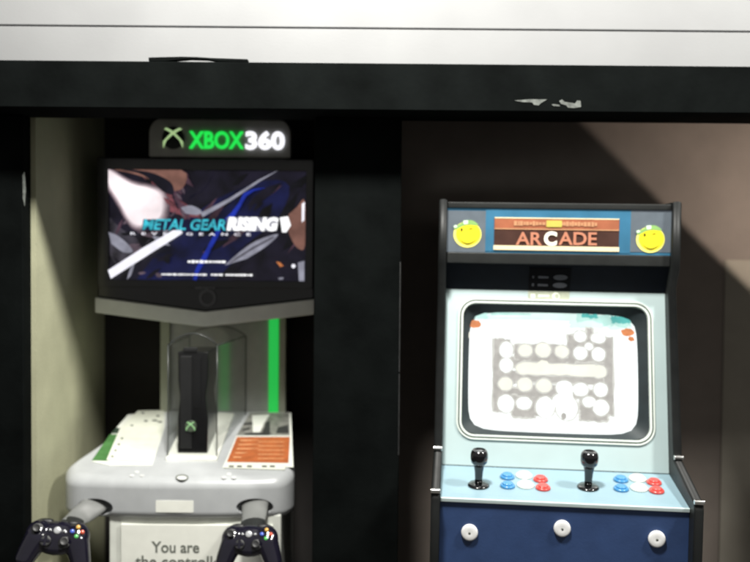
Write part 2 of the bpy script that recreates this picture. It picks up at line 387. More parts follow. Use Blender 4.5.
def pane(pts, mi, closed=False, flatten=True):
    lay[0] += 1; y = YT + .0098 - .00013*lay[0]
    P = [U(max(28.5, min(696.5, x)), max(38.5, min(411.5, yy))) for x, yy in pts]
    vs = [bm.verts.new((a, y, b)) for a, b in P]; fc = bm.faces.new(vs); fc.material_index = mi
    if fc.normal.y > 0 or True: pass
pane([(28,38),(697,38),(697,412),(28,412)], 0)
pane([tuple(p) for p in spline([(250,240),(400,130),(560,70),(640,90),(600,200),(480,300),(390,411),(120,411)], 3)], 10)
pane([tuple(p) for p in spline([(30,200),(70,240),(120,270),(140,330),(90,360),(30,330)], 4)], 9)
pane([tuple(p) for p in spline([(120,40),(180,60),(230,110),(300,160),(350,190),(300,196),(220,170),(200,120)], 4)], 11)
def soft(pts, ms, grow):
    c = (sum(p[0] for p in pts)/len(pts), sum(p[1] for p in pts)/len(pts))
    for k, m_ in enumerate(ms):
        g = 1 + grow*(len(ms) - 1 - k)
        pane([(c[0] + (x - c[0])*g, c[1] + (y - c[1])*g) for x, y in pts], m_)
# broad pale swirl of light in the upper left corner
rs = random.Random(11)
def shard(x, y, L, w, a, mi):
    ca, sa = math.cos(R(a)), math.sin(R(a)); P = []
    for t, k in ((-.5, 0), (-.2, .5), (.15, .42), (.5, .05), (.1, -.5), (-.3, -.36)):
        u, v = t*L + rs.uniform(-.06, .06)*L, k*w; P.append((x + u*ca - v*sa, y + u*sa + v*ca))
    pane(P, mi)
for k in range(26): shard(rs.uniform(300, 690), rs.uniform(45, 400), rs.uniform(50, 170), rs.uniform(8, 40), rs.uniform(-62, -20), rs.choice((0, 17, 17, 10, 16)))
for k in range(34): shard(rs.uniform(34, 250), rs.uniform(180, 400), rs.uniform(24, 80), rs.uniform(6, 22), rs.uniform(-80, 60), rs.choice((17, 17, 0, 9, 12, 12, 16, 3)))
for k in range(22): shard(rs.uniform(150, 300), rs.uniform(44, 190), rs.uniform(30, 90), rs.uniform(8, 24), rs.uniform(20, 80), rs.choice((17, 16, 16, 11, 12, 0)))
soft([tuple(p) for p in spline([(30,42),(60,60),(110,88),(165,100),(202,120),(212,165),(200,200),(170,214),(140,225),(112,218),(90,190),(62,140),(38,104),(29,80)], 4)], (12, 13, 14, 15, 1), .07)
for k in range(12): shard(rs.uniform(232, 285), rs.uniform(110, 190), rs.uniform(20, 60), rs.uniform(5, 16), rs.uniform(30, 85), rs.choice((17, 11, 12, 16)))
pane([tuple(p) for p in spline([(45,40),(110,52),(170,72),(230,108),(282,98),(276,38),(60,38)], 4)], 7)
pane([tuple(p) for p in spline([(70,38),(150,58),(215,112),(250,120),(240,80),(180,50),(110,38)], 4)], 0)
pane([tuple(p) for p in spline([(30,250),(60,262),(95,290),(112,316),(80,318),(40,290)], 4)], 3)
pane([tuple(p) for p in spline([(275,165),(310,158),(345,176),(330,190),(290,185)], 4)], 3)
def stroke(pts, w, mi):
    P = [Vector(p) for p in pts]; L, Rr = [], []
    for i, p in enumerate(P):
        t = (P[min(i+1, len(P)-1)] - P[max(i-1, 0)]).normalized(); n = Vector((-t.y, t.x)); ww = w[i] if isinstance(w, list) else w
        L.append(tuple(p + n*ww/2)); Rr.append(tuple(p - n*ww/2))
    pane(L + Rr[::-1], mi)
stroke([(560,96),(520,104),(492,120),(476,150),(452,186),(420,214),(392,262),(372,300),(350,344),(330,380),(322,411)], [2,8,14,12,16,12,16,14,18,14,12], 4)
stroke([(345,190),(440,138),(540,72),(600,38)], [16,11,7,2], 3)
stroke([(29,394),(150,318),(275,241)], [34,30,24], 2)
pane([tuple(p) for p in spline([(424,360),(470,318),(530,276),(604,252),(570,290),(500,336)], 4)], 3)
stroke([(440,352),(520,300),(590,262)], [3,6,4], 9)
pane([tuple(p) for p in spline([(640,185),(668,160),(694,140),(696,290),(672,300),(650,270),(636,235)], 4)], 7)
pane([(684,150),(694,142),(693,205),(684,212)], 2)
pane([(610,196),(638,192),(648,222),(632,246),(618,246)], 6)
pane([(672,348),(694,342),(694,411),(676,411)], 3)
pane([(598,345),(612,348),(624,360),(612,364)], 8); pane(ell(657,360,7,7,10), 2); pane([(606,400),(624,398),(622,406),(608,407)], 3)
pane([(148,206),(430,204),(430,241),(143,243)], 10)
def scr_text(body, x0, x1, y0, y1, mi, bold, shear=.2, sp=1.0):
    lay[0] += 1; y = YT + .0098 - .00013*lay[0]
    (a0, b0), (a1, b1) = U(x0, y1), U(x1, y0)
    n0 = len(bm.faces)
    text_bm(body, XZ, (a0+a1)/2, (b0+b1)/2, a1-a0, b1-b0, y + .0001, y, bold=bold, shear=shear, bm=bm, spacing=sp)
    bm.faces.ensure_lookup_table()
    for k in range(n0, len(bm.faces)): bm.faces[k].material_index = mi
scr_text('METAL GEAR', 145, 428, 204, 242, 5, .03)
pane([(432,198),(604,196),(600,242),(430,242)], 3)
scr_text('RISING', 430, 606, 195, 243, 6, .07)
scr_text('REVENGEANCE', 105, 512, 250, 259, 2, .02, 0, 2.2)
lay[0] += 1; yb = YT + .0098 - .00013*lay[0]
def scr_line(x0, x1, y, h, cell):
    (a0, b0), (a1, b1) = U(x0, y + h/2), U(x1, y - h/2)
    n0 = len(bm.faces); scrawl(bm, XZ, a0, a1, (b0+b1)/2, b1-b0, yb, yb + .0001, cell*sw/669, fill=.97)
    bm.faces.ensure_lookup_table()
    for k in range(n0, len(bm.faces)): bm.faces[k].material_index = 6
for k in range(10): pass
scr_line(299, 430, 348, 10, 15); scr_line(210, 368, 392, 7, 10); scr_line(378, 520, 392, 7, 10)
kobj('screen', bm, SM, mon)

# --- column and green light
YC = .45; s = S(YC)
x0, x1 = W(160, 370, YC).x, W(285, 370, YC).x; zt_, zb_ = W(222, 308, YC).z, W(222, 418, YC).z
bm = NB(); box(bm, x0 + .02, x1 - .01, YC + .012, YC + .06, .05, zt_); colm = kobj('column', bm, col_grey, bevel=.002)
bm = NB(); box(bm, x0, x0 + 9.5/s, YC, YC + .07, .05, zt_); kobj('column_edge', bm, col_edge, colm, bevel=.003)
bm = NB(); box(bm, W(279, 370, YC).x, x1 + .002, YC, YC + .07, .05, zt_); kobj('column_edge', bm, col_edge, colm, bevel=.003)
bm = NB(); box(bm, W(268.5, 370, YC).x, W(278, 370, YC).x, YC + .002, YC + .02, .95, zt_ - .005); kobj('light_strip', bm, green_glow, colm, bevel=.002)
# --- shelf
SL = .2635; Y0s, Z0s = .10, .949
def shelf_z(Y): return Z0s + SL*(Y - Y0s)
def on_shelf(px, py, up=0):
    d = ray(px, py); t = (shelf_z(CAM.y) - CAM.z) / (d.z - SL*d.y); p = CAM + d*t; p.z += up; return p
xf0, xf1 = W(60.5, 490, .1).x, W(293, 490, .1).x; xk0, xk1 = W(140, 411, .47).x, W(289, 411, .47).x
plan = []
for x, y in spline([(xk0, .475), (xk0 + (xf0-xk0)*.45, .30), (xf0 + .004, .17), (xf0 + .003, .125), (xf0 + .03, .088), (xf0 + .09, .078), (-.56, .0705), (-.49, .0705), (-.42, .0705),
                    (xf1 - .09, .078), (xf1 - .03, .088), (xf1 - .003, .125), (xf1 - .004, .17), (xk1 + (xf1-xk1)*.45, .30), (xk1, .475)], 5): plan.append((x, y))
bm = NB()
zl = W(178, 517, .09).z
def inset(P, d):
    n = len(P); out = []
    for i in range(n):
        t = Vector(P[(i+1) % n]) - Vector(P[i-1]); t.normalize(); out.append((P[i][0] - t.y*d, P[i][1] + t.x*d))
    return out
RT = .026
RB = .020
layers = [(RB*(1 - math.sin(R(a)))*.8, None, zl + RB*(1 - math.cos(R(a)))) for a in range(0, 91, 15)] + [(RT*(1 - math.cos(R(a))), RT*(1 - math.sin(R(a))), None) for a in range(0, 91, 15)]
rows = []
for d, drop, z in layers:
    rows.append([bm.verts.new((x, y, z if z is not None else shelf_z(max(y, .09)) - drop)) for x, y in inset(plan, d)])
for A, Bq in zip(rows, rows[1:]):
    for i in range(len(A)): j = (i+1) % len(A); bm.faces.new((A[i], A[j], Bq[j], Bq[i])).smooth = True
bm.faces.new(rows[0][::-1]); bm.faces.new(rows[-1])
shelf = kobj('shelf', bm, grey_plastic)
# scooped recesses for the controller arms
rec = [(W(96, 504, .085), .046), (W(255, 504, .085), .046)]
for p, r in rec:
    bb = NB(); ellipsoid(bb, p + Vector((0, -.004, -.006)), (r, .04, .022)); cut = obj('cutter', bb, grey_plastic, None, off=K); cut.location = K
    md = shelf.modifiers.new('scoop', 'BOOLEAN'); md.object = cut; md.operation = 'DIFFERENCE'; md.solver = 'EXACT'
    bake(shelf); bpy.data.objects.remove(cut)
shelf.data.set_sharp_from_angle(angle=R(32)); wn = shelf.modifiers.new('wn', 'WEIGHTED_NORMAL'); wn.keep_sharp = True; wn.weight = 100
# arms
bm = NB(); tube(bm, spline([W(99, 501, .10), W(92, 507, .075), W(80, 516, .045), W(70, 524, .0)], 6), [.031 - .0004*i for i in range(19)], 16, .32); kobj('controller_arm', bm, arm_grey)
bm = NB(); tube(bm, spline([W(255, 500, .10), W(255, 507, .075), W(254, 517, .045), W(252, 526, .01)], 6), [.036 - .0005*i for i in range(19)], 16, .32); kobj('controller_arm', bm, arm_grey)
for pts, rad in (([W(74, 520, .02), W(70.5, 523.5, .0), W(66, 528, -.025)], .025), ([W(253.5, 521.5, .03), W(252.5, 525, .01), W(251.5, 530, -.015)], .029)):
    bm = NB(); tube(bm, spline(pts, 4), [rad, rad + .0008, rad + .0008, rad, rad - .001, rad - .002, rad - .004, rad - .006, rad - .009], 16, .36)
    kobj('plug', bm, cab_black, [o_ for o_ in kiosk.children if o_.name.startswith('controller_arm')][0 if pts[0].x < -.5 else 1])
# marks on the shelf front
NS = Vector((0, -SL, 1)).normalized()
def patch(bm, pts, up0, up1, mi=0):
    A = [bm.verts.new(on_shelf(x, y) + NS*up0) for x, y in pts]; Bq = [bm.verts.new(on_shelf(x, y) + NS*up1) for x, y in pts]
    bm.faces.new(A).material_index = mi; bm.faces.new(Bq[::-1]).material_index = mi
    for i in range(len(pts)): j = (i+1) % len(pts); bm.faces.new((A[i], A[j], Bq[j], Bq[i])).material_index = mi
for cx, cy in ((137, 474.5), (229, 476.5)):
    bm = NB()
    for dx, dy in ((-5, 1.2), (5, 1.2), (0, -2.4)): patch(bm, ell(cx + dx, cy + dy, 2.4, 1.2, 10), -.0005, .001)
    kobj('embossed_icon', bm, emboss, shelf)
bm = NB(); patch(bm, ell(182, 477.5, 6.5, 3.0, 20), -.001, .001, 0); patch(bm, ell(182, 478.3, 5, 2.0, 20), .0011, .0022, 1)
kobj('lock_hole', bm, [ink_grey, emboss], shelf)
# cards
bm = NB()
patch(bm, [(92,462),(113,432),(128,415),(166,412),(165,428),(152,466),(110,466)], .0003, .0016, 0)
patch(bm, [(92,461),(110,435),(121,435),(108,461.5)], .0018, .0024, 1)
patch(bm, [(111,434),(116,428.5),(124.5,428.5),(121,434)], .0018, .0024, 2)
patch(bm, [(120,429.5),(138,411.5),(164,411),(162.5,432),(150,462.5),(106.5,461)], .0026, .0032, 3)
for k in range(4): patch(bm, ell(112.5 + k*3.2, 457.5 - 6.0*k, 1.5, .9, 8), .0034, .0038, 4)
for k in range(4): patch(bm, [(117 + k*3.4, 457.8 - 6*k), (140 + k*4.2 + random.uniform(-4, 4), 458.2 - 6*k), (140.4 + k*4.2, 457.3 - 6*k), (117.4 + k*3.4, 457.0 - 6*k)], .0034, .0037, 5)
for (a, b, w_, h_) in ((143,414,1.6,.8),(146,422,2,1),(155,421.5,3,.9),(160,423,2.6,.9),(132,426.5,1.6,.8),(158,417,2,.8)): patch(bm, ell(a, b, w_, h_, 10), .0034, .0038, 6)
o = kobj('instruction_card', bm, [trim_grey, card_green, card_dkgreen, sheet_w, ink_grey, lab_l, ink_grey], shelf); o['label'] = 'green edged white instruction card'
bm = NB()
patch(bm, [(222.5,468),(238,433),(251,413),(291,413),(293.5,467.5)], .0003, .0014, 0)
patch(bm, [(236.5,436),(250,413.5),(289,413.5),(290,436)], .0016, .0022, 1)
patch(bm, [(227,462.5),(237,437.5),(290,437.5),(288.5,463.5)], .0016, .0022, 2)
for k in range(5):
    y = 440.5 + 4.2*k; x = 238.5 - k*1.75
    patch(bm, [(x + 2, y), (x + 10 + random.uniform(0, 22), y + .1), (x + 10, y + 1.2), (x + 1.6, y + 1.2)], .0024, .0027, 3)
    patch(bm, [(258, y + 1.6), (284, y + 1.8), (284, y + 2.4), (258, y + 2.3)], .0024, .0026, 3)
patch(bm, [(223.5,468.5),(226,464.3),(287,464.8),(284.5,470.5)], .0016, .0024, 4)
for x in (229, 237, 247, 262, 270): patch(bm, [(x, 466.4), (x + 5, 466.5), (x + 4.8, 468), (x - .2, 467.9)], .0026, .003, 5)
for poly in ([(244,424),(252,423),(253,425),(243,426)],[(262,434),(266,423),(270,422),(270,434)],[(244,434),(262,433),(272,434),(268,436),(246,435.5)],[(278,428),(288,426),(289,434),(276,434)],[(243,430),(250,428),(250,430),(242,432)]): patch(bm, poly, .0024, .0028, 5)
patch(bm, [(252,416),(270,415),(264,424),(260,433),(253,433)], .0023, .0025, 6)
o = kobj('instruction_card', bm, [trim_grey, card_photo, card_orange, card_stripe, sheet_w, ink, trim_grey], shelf); o['label'] = 'orange instruction card with a dark photo strip'
# sticker on the lip
q = W(174.5, 506.5, .069); bm = NB()
prism(bm, rrect(q.x, q.z, 38/S(.069), 12/S(.069), .002), XZ, .0692, .0775); kobj('blank_sticker', bm, sticker_w, shelf)
# pedestal and the printed board
YP = .086; s = S(YP)
xa_, xb_ = W(109, 545, YP).x, W(281, 545, YP).x; ztp = W(195, 514, YP).z
bm = NB(); box(bm, xa_, xb_, YP, YP + .3, .0, ztp); ped = kobj('pedestal', bm, trim_grey, bevel=.004)
bm = NB(); box(bm, W(121.5, 545, YP).x, xb_ - .02, YP - .006, YP + .001, .35, W(195, 524, YP).z); kobj('sign_board', bm, sticker_w, ped, bevel=.001)
q = W(175.5, 547, YP - .006); q2 = W(177.5, 561.5, YP - .006)
kobj('lettering', text_bm('You are', XZ, q.x, q.z, 48/s, 11.5/s, YP - .0058, YP - .0068, bold=.015), ink_grey, ped)
kobj('lettering', text_bm('the controller', XZ, q2.x + 4/s, q2.z, 93/s, 12/s, YP - .0058, YP - .0068, bold=.015), ink_grey, ped)
# clear case
cx0, cx1 = W(168, 400, .18).x, W(217, 400, .18).x; cz0, cz1 = shelf_z(.18) - .01, W(192, 345, .18).z; cy0, cy1 = .18, .435
base_top = shelf_z(.30)
bm = NB()
prism(bm, [(cy0 - .012, shelf_z(cy0 - .012) - .004), (cy1, shelf_z(cy1) - .002), (cy1, shelf_z(cy1) + .006), (cy0 + .15, shelf_z(cy0) + .046), (cy0 + .004, shelf_z(cy0) + .008), (cy0 - .012, shelf_z(cy0) + .004)], YZ, cx0 - .003, cx1 + .003)
kobj('case_base', bm, sticker_w, shelf, bevel=.002)
arch = [(cx0 + (cx1-cx0)*t, cz1 + .03*math.sin(math.pi*t)**.8) for t in [k/12 for k in range(13)]]
arch_pts = arch[::-1] + [(cx0, shelf_z(cy0) + .004), (cx1, shelf_z(cy0) + .004)]
bm = NB()
th = .0025
outer = [(x, z) for x, z in arch] ; inner = [(cx0 + th + (cx1-cx0-2*th)*k/12, z - th) for k, (x, z) in enumerate(arch)]
prism(bm, outer + inner[::-1], XZ, cy0, cy1)                               # arched top sheet
prism(bm, [(cx0, shelf_z(cy0) + .01), (cx1, shelf_z(cy0) + .01)] + [(x, z - .0002) for x, z in arch[::-1]], XZ, cy0 - th, cy0 - .0001)   # front pane
for x in (cx0, cx1 - th): box(bm, x, x + th, cy0, cy1, shelf_z(cy1) - .01, cz1 - .003)
bmesh.ops.triangulate(bm, faces=[f for f in bm.faces if len(f.verts) > 4])
cxb = W(246, 335, cy1).x
def flare(b):
    for v in b.verts: v.co.x = cx0 + (v.co.x - cx0)*(1 + ((cxb - cx0)/(cx1 - cx0) - 1)*max(0, (v.co.y - cy0)/(cy1 - cy0)))
flare(bm)
case = kobj('clear_case', bm, acrylic, shelf)
bm = NB()
for x in (cx0, cx1):
    tube(bm, [(x, cy0, shelf_z(cy0) + .01), (x, cy0, cz1)], .0014, 8); tube(bm, [(x, cy0, cz1), (x, cy1, cz1)], .0016, 8); tube(bm, [(x, cy1, shelf_z(cy1)), (x, cy1, cz1)], .0013, 8)
for y in (cy0, cy1): tube(bm, [(x, y, z) for x, z in arch], .0014, 8)
flare(bm); kobj('case_edge', bm, acrylic_edge, case)

# ================================================================== CONSOLE in the case
G0 = Vector((W(192.5, 410, .19).x, .19, shelf_z(.19) + .009))
con = thing('game_console', 'slim black upright game console inside the clear case on the kiosk shelf', 'game console', G0)
hw, hh, dp = 15.5/S(.19), W(193, 352, .19).z - G0.z, .13
bm = NB()
def cz(u): return u
prof = [(-hw, 0), (hw*.95, 0), (hw*.98, hh*.35), (hw*.80, hh*.55), (hw*.98, hh*.75), (hw, hh), (-hw, hh), (-hw*.98, hh*.72), (-hw*.86, hh*.55), (-hw*.98, hh*.35)]
prism(bm, [(x, z) for x, z in prof], XZ, .004, dp); body = obj('body', bm, gloss_black, con, bevel=.004, seg=3)
bm = NB(); box(bm, -hw*.80, -hw*.05, -.001, .0045, hh*.05, hh*.96); obj('front_plate', bm, matte_black, con, bevel=.002)
bm = NB(); box(bm, hw*.1, hw*.55, -.0005, .0045, hh*.45, hh*.95); obj('disc_tray', bm, gloss_black, con, bevel=.0015)
pb = .034
lx, lz = W(191, 426, .19).x - G0.x, W(191, 426, .19).z - G0.z
bm = NB(); prism(bm, ell(lx, lz, .0145, .0145), XZ, -.005, .004); pw = obj('power_button', bm, logo_grey, con, bevel=.0015)
bm = NB(); cross(bm, lx, lz, .0125, 0, -.0066, -.0045); bmesh.ops.triangulate(bm, faces=[f for f in bm.faces if len(f.verts) > 4]); obj('emblem_cross', bm, logo_chip, pw)
bm = NB(); box(bm, -hw*.6, hw*.3, -.0012, .004, hh + .0005, hh + .012); obj('top_vent', bm, matte_black, con, bevel=.002)

# ================================================================== CONTROLLERS
def make_controller():
    t = thing('game_controller', 'glossy black game controller with a violet sheen mixed into its colour, held at the left end of the shelf', 'game controller', (0,0,0), group='controllers mounted on the kiosk')
    bm = NB()
    ellipsoid(bm, (0, .004, -.002), (.062, .032, .019)); ellipsoid(bm, (0, .016, -.004), (.052, .026, .018)); ellipsoid(bm, (0, -.010, -.004), (.046, .030, .0175))
    for sx in (-1, 1):
        ellipsoid(bm, (sx*.044, .006, -.002), (.031, .035, .021))
        for k in range(9):
            u = k/8; rr = .0300*(1-u) + .0235*u
            ellipsoid(bm, (sx*(.045 + .021*u - .003*u*u), -.003 - .045*u, -.004 - .008*u), (rr, rr, rr*.86))
    b = obj('body', bm, pad_black, t)
    rm = b.modifiers.new('remesh', 'REMESH'); rm.mode = 'VOXEL'; rm.voxel_size = .0022; rm.use_smooth_shade = True
    sm = b.modifiers.new('smooth', 'SMOOTH'); sm.iterations = 12; sm.factor = .6
    bake(b)
    for p in b.data.polygons: p.use_smooth = True
    def dome(name, x, y, r, z, h, m, par=t):
        bm = NB(); lathe(bm, [(r, z - .006), (r, z + h*.5), (r*.85, z + h*.85), (r*.45, z + h)], 20); bmesh.ops.translate(bm, vec=(x, y, 0), verts=bm.verts); return obj(name, bm, m, par)
    for x, y in ((-.046, .014), (.022, -.012)):
        bm = NB(); lathe(bm, [(.0145, .012), (.0145, .0165), (.0115, .0165), (.0095, .0165)], 24); bmesh.ops.translate(bm, vec=(x, y, 0), verts=bm.verts); st = obj('thumbstick', bm, pad_dark, t)
        bm = NB(); lathe(bm, [(.0055, .0166), (.0055, .024), (.0098, .026), (.0104, .028), (.0096, .0295), (.007, .0285), (.003, .0280)], 24); bmesh.ops.translate(bm, vec=(x, y, 0), verts=bm.verts); obj('stick_cap', bm, pad_dark, st)
    bm = NB(); lathe(bm, [(.0135, .012), (.0135, .0175), (.011, .0185), (.006, .0178)], 24); bmesh.ops.translate(bm, vec=(-.022, -.012, 0), verts=bm.verts); d = obj('direction_pad', bm, pad_dark, t)
    bm = NB(); box(bm, -.022-.0033, -.022+.0033, -.012-.0115, -.012+.0115, .0175, .0205); box(bm, -.022-.0115, -.022-.0034, -.012-.0033, -.012+.0033, .0175, .0205); box(bm, -.022+.0034, -.022+.0115, -.012-.0033, -.012+.0033, .0175, .0205); obj('pad_cross', bm, pad_black, d, bevel=.0008)
    g = dome('guide_button', 0, .014, .0088, .0165, .004, pad_silver)
    for x, y, m in ((.046, .003, bt_g), (.0575, .014, bt_r), (.0345, .014, bt_b), (.046, .025, bt_y)): dome('face_button', x, y, .0053, .0165, .0062, m)
    for x in (-.0165, .0165): dome('menu_button', x, .014, .0032, .0165, .003, pad_silver)
    for sx in (-1, 1):
        bm = NB(); tube(bm, spline([(sx*.018, .0365, -.005), (sx*.042, .036, -.006), (sx*.062, .026, -.007)], 5), [.0075, .0085, .009, .009, .009, .009, .009, .009, .008, .007, .005], 12); obj('bumper', bm, pad_dark, t)
    return t
ctl = make_controller()
q = W(57, 538, -.055); ctl.location = q; ctl.rotation_euler = (R(58), R(7), R(8)); ctl.scale = (.97,)*3
c2 = copy_tree(ctl); q = W(249.5, 541, -.03); c2.location = q; c2.rotation_euler = (R(60), R(-1), R(-3)); c2.scale = (.90,)*3
c2['label'] = 'glossy black game controller overlapping the printed sign board under the shelf'

# ================================================================== ARCADE CABINET
AC = thing('arcade_cabinet', 'black and aqua arcade cabinet with glowing maze screen and two joysticks', 'arcade machine', (W(558, 255, 0).x - .0155, 0, 0), (0, R(.5), R(-5.5)))
IW = .2590; OW = IW + .0195
def aobj(name, bm, m, parent=None, **kw): return obj(name, bm, m, parent or AC, **kw)
mq0, mq1 = 1.507, 1.611
bezB, bezT = Vector((0, -.045, 1.009)), Vector((0, .042, 1.417))
deckF = Vector((0, -.222, .980))
prof = [(-.24, .05), (.46, .05), (.48, 1.40), (.42, 1.627), (-.008, 1.627), (-.012, 1.478), (.018, 1.43), (-.072, 1.06), (-.075, 1.045), (-.248, .998), (-.252, .985)]
for sx in (-1, 1):
    bm = NB(); prism(bm, prof, YZ, sx*(IW + .0004), sx*OW); sp = aobj('side_panel', bm, cab_black, bevel=.0015)
    bm = NB()
    edge = [(-.241, .05), (-.253, .985), (-.249, .999), (-.076, 1.047), (-.073, 1.061), (.017, 1.431), (-.013, 1.478), (-.009, 1.628), (.40, 1.629)]
    tube(bm, [(sx*(IW + .0098), y, z) for y, z in edge], .0096, 10, .4); aobj('edge_molding', bm, mold_m, sp)
    for (y, z) in ((-.246, 1.0), (-.078, 1.052)):
        bm = NB(); lathe(bm, [(.0056, -.0103), (.0056, .0103)], 16, Matrix.Translation((sx*(IW + .0100), y - .006, z + .003)) @ Matrix.Rotation(R(90), 4, 'Y')); aobj('chrome_clip', bm, chrome, sp, bevel=.0015)
bm = NB(); box(bm, -IW, IW, .0, .40, 1.6115, 1.6255); aobj('top_board', bm, cab_black, bevel=.002)
bm = NB(); box(bm, -IW, IW, .0, .05, 1.481, 1.5065); aobj('marquee_rail', bm, cab_black, bevel=.002)
bm = NB(); prism(bm, [(.012, 1.4805), (.0405, 1.4185), (.075, 1.4185), (.075, 1.4805)], YZ, -IW, IW); aobj('speaker_panel', bm, spk_m)
bm = NB(); box(bm, -IW, IW, .44, .455, .06, 1.61); aobj('rear_board', bm, cab_black)
# marquee
def mu(px, py): return ((px - 558)/425/.995, 1.5 + (255 - py + (px - 558)*.0155)/425)
bm = NB(); yq = [.004]
def mrect(x0, x1, y0, y1, mi, d=.0006):
    yq[0] -= d; cx = (x0+x1)/2
    (a, b), (c_, e) = mu(x0, y1), mu(x1, y0); za, zb = mu(cx, y1)[1], mu(cx, y0)[1]
    prism(bm, [(a, za), (c_, za), (c_, zb), (a, zb)], XZ, yq[0], .006, mi)
box(bm, -IW, IW, .0045, .02, mq0, mq1, 0)
mrect(446.8, 487, 208.8, 250.5, 1); mrect(629, 669.5, 208.8, 250.5, 1, 0); mrect(487, 629, 208.8, 250.5, 0, 0)
mrect(495.5, 618, 216.5, 249.5, 2); mrect(495.8, 617.7, 217, 227, 3); mrect(495.8, 617.7, 216.4, 217.4, 5); mrect(495.8, 617.7, 227.2, 228.4, 4, .0002); mrect(495.2, 618.2, 244.6, 249, 5)
y_ = yq[0]
(a, z_), (b, _) = mu(515, 222.3), mu(597, 222.3)
scrawl(bm, XZ, a, b, mu(557, 222.3)[1], 5/425, y_ - .0003, .004, 3.6/425, 4, .93)
(a, z_), (b, _) = mu(547, 222.3), mu(562, 222.3); box(bm, a, b, y_ - .0006, .004, mu(555, 225.5)[1], mu(555, 219)[1], 6)
marq = aobj('marquee', bm, [q_blue, q_side, q_brown, q_orange, q_fine, q_cream, q_olive])
YL = y_ - .0008
for ch, x0, x1, m in (('AR', 517, 543, q_letter), ('C', 544.8, 557.5, q_bright), ('ADE', 559, 596.5, q_letter)):
    c = mu((x0+x1)/2, 237); aobj('lettering', text_bm(ch, XZ, c[0], c[1], (x1-x0)/425, (14.5 if ch == 'C' else 13)/425, y_, YL, bold=.02 if ch != 'C' else .05), m, marq)
for cx, cy, r in ((469, 232.8, 14), (648.2, 238, 13.8)):
    c = mu(cx, cy); r /= 425; bm = NB(); Yf = .003
    P = lambda u, v: (c[0] + u*r, c[1] + v*r)
    def sh(pts, mi, k): prism(bm, [P(*p) for p in pts], XZ, Yf - .0006*k, .0042, mi)
    sh(ell(0, 0, 1.0, .94, 32), 1, 1); sh(ell(.06, .05, .88, .82, 32), 0, 2)
    sh([tuple(p) for p in spline([(-.98, .42), (-.60, .72), (-.10, .98), (.35, 1.0), (.74, .74), (.62, .66), (.15, .70), (-.35, .60), (-.80, .34)], 4)], 2, 3)
    sh([(-.32, .98), (-.28, .72), (.02, .76), (.02, 1.02)], 3, 4); sh([(-1.0, .60), (-.82, .68), (-.72, .52), (-.96, .46)], 3, 4)
    sh(ell(-.42, .34, .08, .12, 12), 4, 4)                                    # open eye, wink, smile
    sh([(.10, .40), (.22, .47), (.36, .44), (.35, .40), (.22, .42), (.12, .36)], 4, 4)
    up = [(-.52 + 1.16*k/12, -.36 - .26*math.sin(math.pi*(k/12)**.9)) for k in range(13)]
    lo_ = [(x, y - .01 - .075*math.sin(math.pi*k/12)) for k, (x, y) in enumerate(up)]
    for k in range(12): sh([up[k], up[k+1], lo_[k+1], lo_[k]], 4, 4)
    aobj('smiley_emblem', bm, [q_yellow, q_yel2, q_green, q_capw, q_ink], marq)
# bezel plane
vv = (bezT - bezB); BH = vv.length; vv.normalize(); nn = Vector((1,0,0)).cross(vv)
BZ = lambda u, v, w: bezB + Vector((u, 0, 0)) + vv*v + nn*w
hole = rrect(.001, .2275, .440, .318, .034, 8)
bm = NB(); ring(bm, rrect(0, BH/2, 2*IW - .001, BH, .002, 8), hole, BZ, 0, -.015); bez = aobj('monitor_panel', bm, bezel_m)
bm = NB(); ring(bm, rrect(.001, .2275, .458, .336, .042, 8), rrect(.001, .2275, .450, .328, .038, 8), BZ, .004, -.001, 0)
ring(bm, rrect(.001, .2275, .4497, .3277, .038, 8), rrect(.001, .2275, .444, .322, .035, 8), BZ, .002, -.001, 1)
ring(bm, rrect(.001, .2275, .4437, .3217, .035, 8), rrect(.001, .2275, .434, .312, .031, 8), BZ, .0045, -.014, 0)
aobj('tube_frame', bm, [frame_pale, frame_dark], bez, bevel=.0012)
# sloping dark mask between frame and tube
SW, SH, SC, SD = .398, .284, (-.002, .224), -.024
def tube_pt(u, v, lift=0):                     # u,v in -1..1 on the bulging tube face
    k = .5*(1 - u*u)*.010 + .5*(1 - v*v)*.010
    return BZ(SC[0] + u*SW/2*(1 + .014*(1 - v*v)), SC[1] + v*SH/2*(1 + .02*(1 - u*u)), SD + k + lift)
def sq(a, p=9):
    c_, s_ = math.cos(a), math.sin(a)
    m = (abs(c_)**p + abs(s_)**p)**(-1/p); return c_*m, s_*m
bm = NB(); inn = []; out = []
for k in range(72):
    a = 2*math.pi*k/72; u, v = sq(a); inn.append(bm.verts.new(tube_pt(u*.985, v*.985, .0012))); u, v = sq(a, 15); out.append(bm.verts.new(BZ(.001 + u*.2172, .2275 + v*.1562, -.004)))
for k in range(72): bm.faces.new((out[k], out[(k+1) % 72], inn[(k+1) % 72], inn[k]))
aobj('tube_mask', bm, tube_mask, bez, smooth=True)
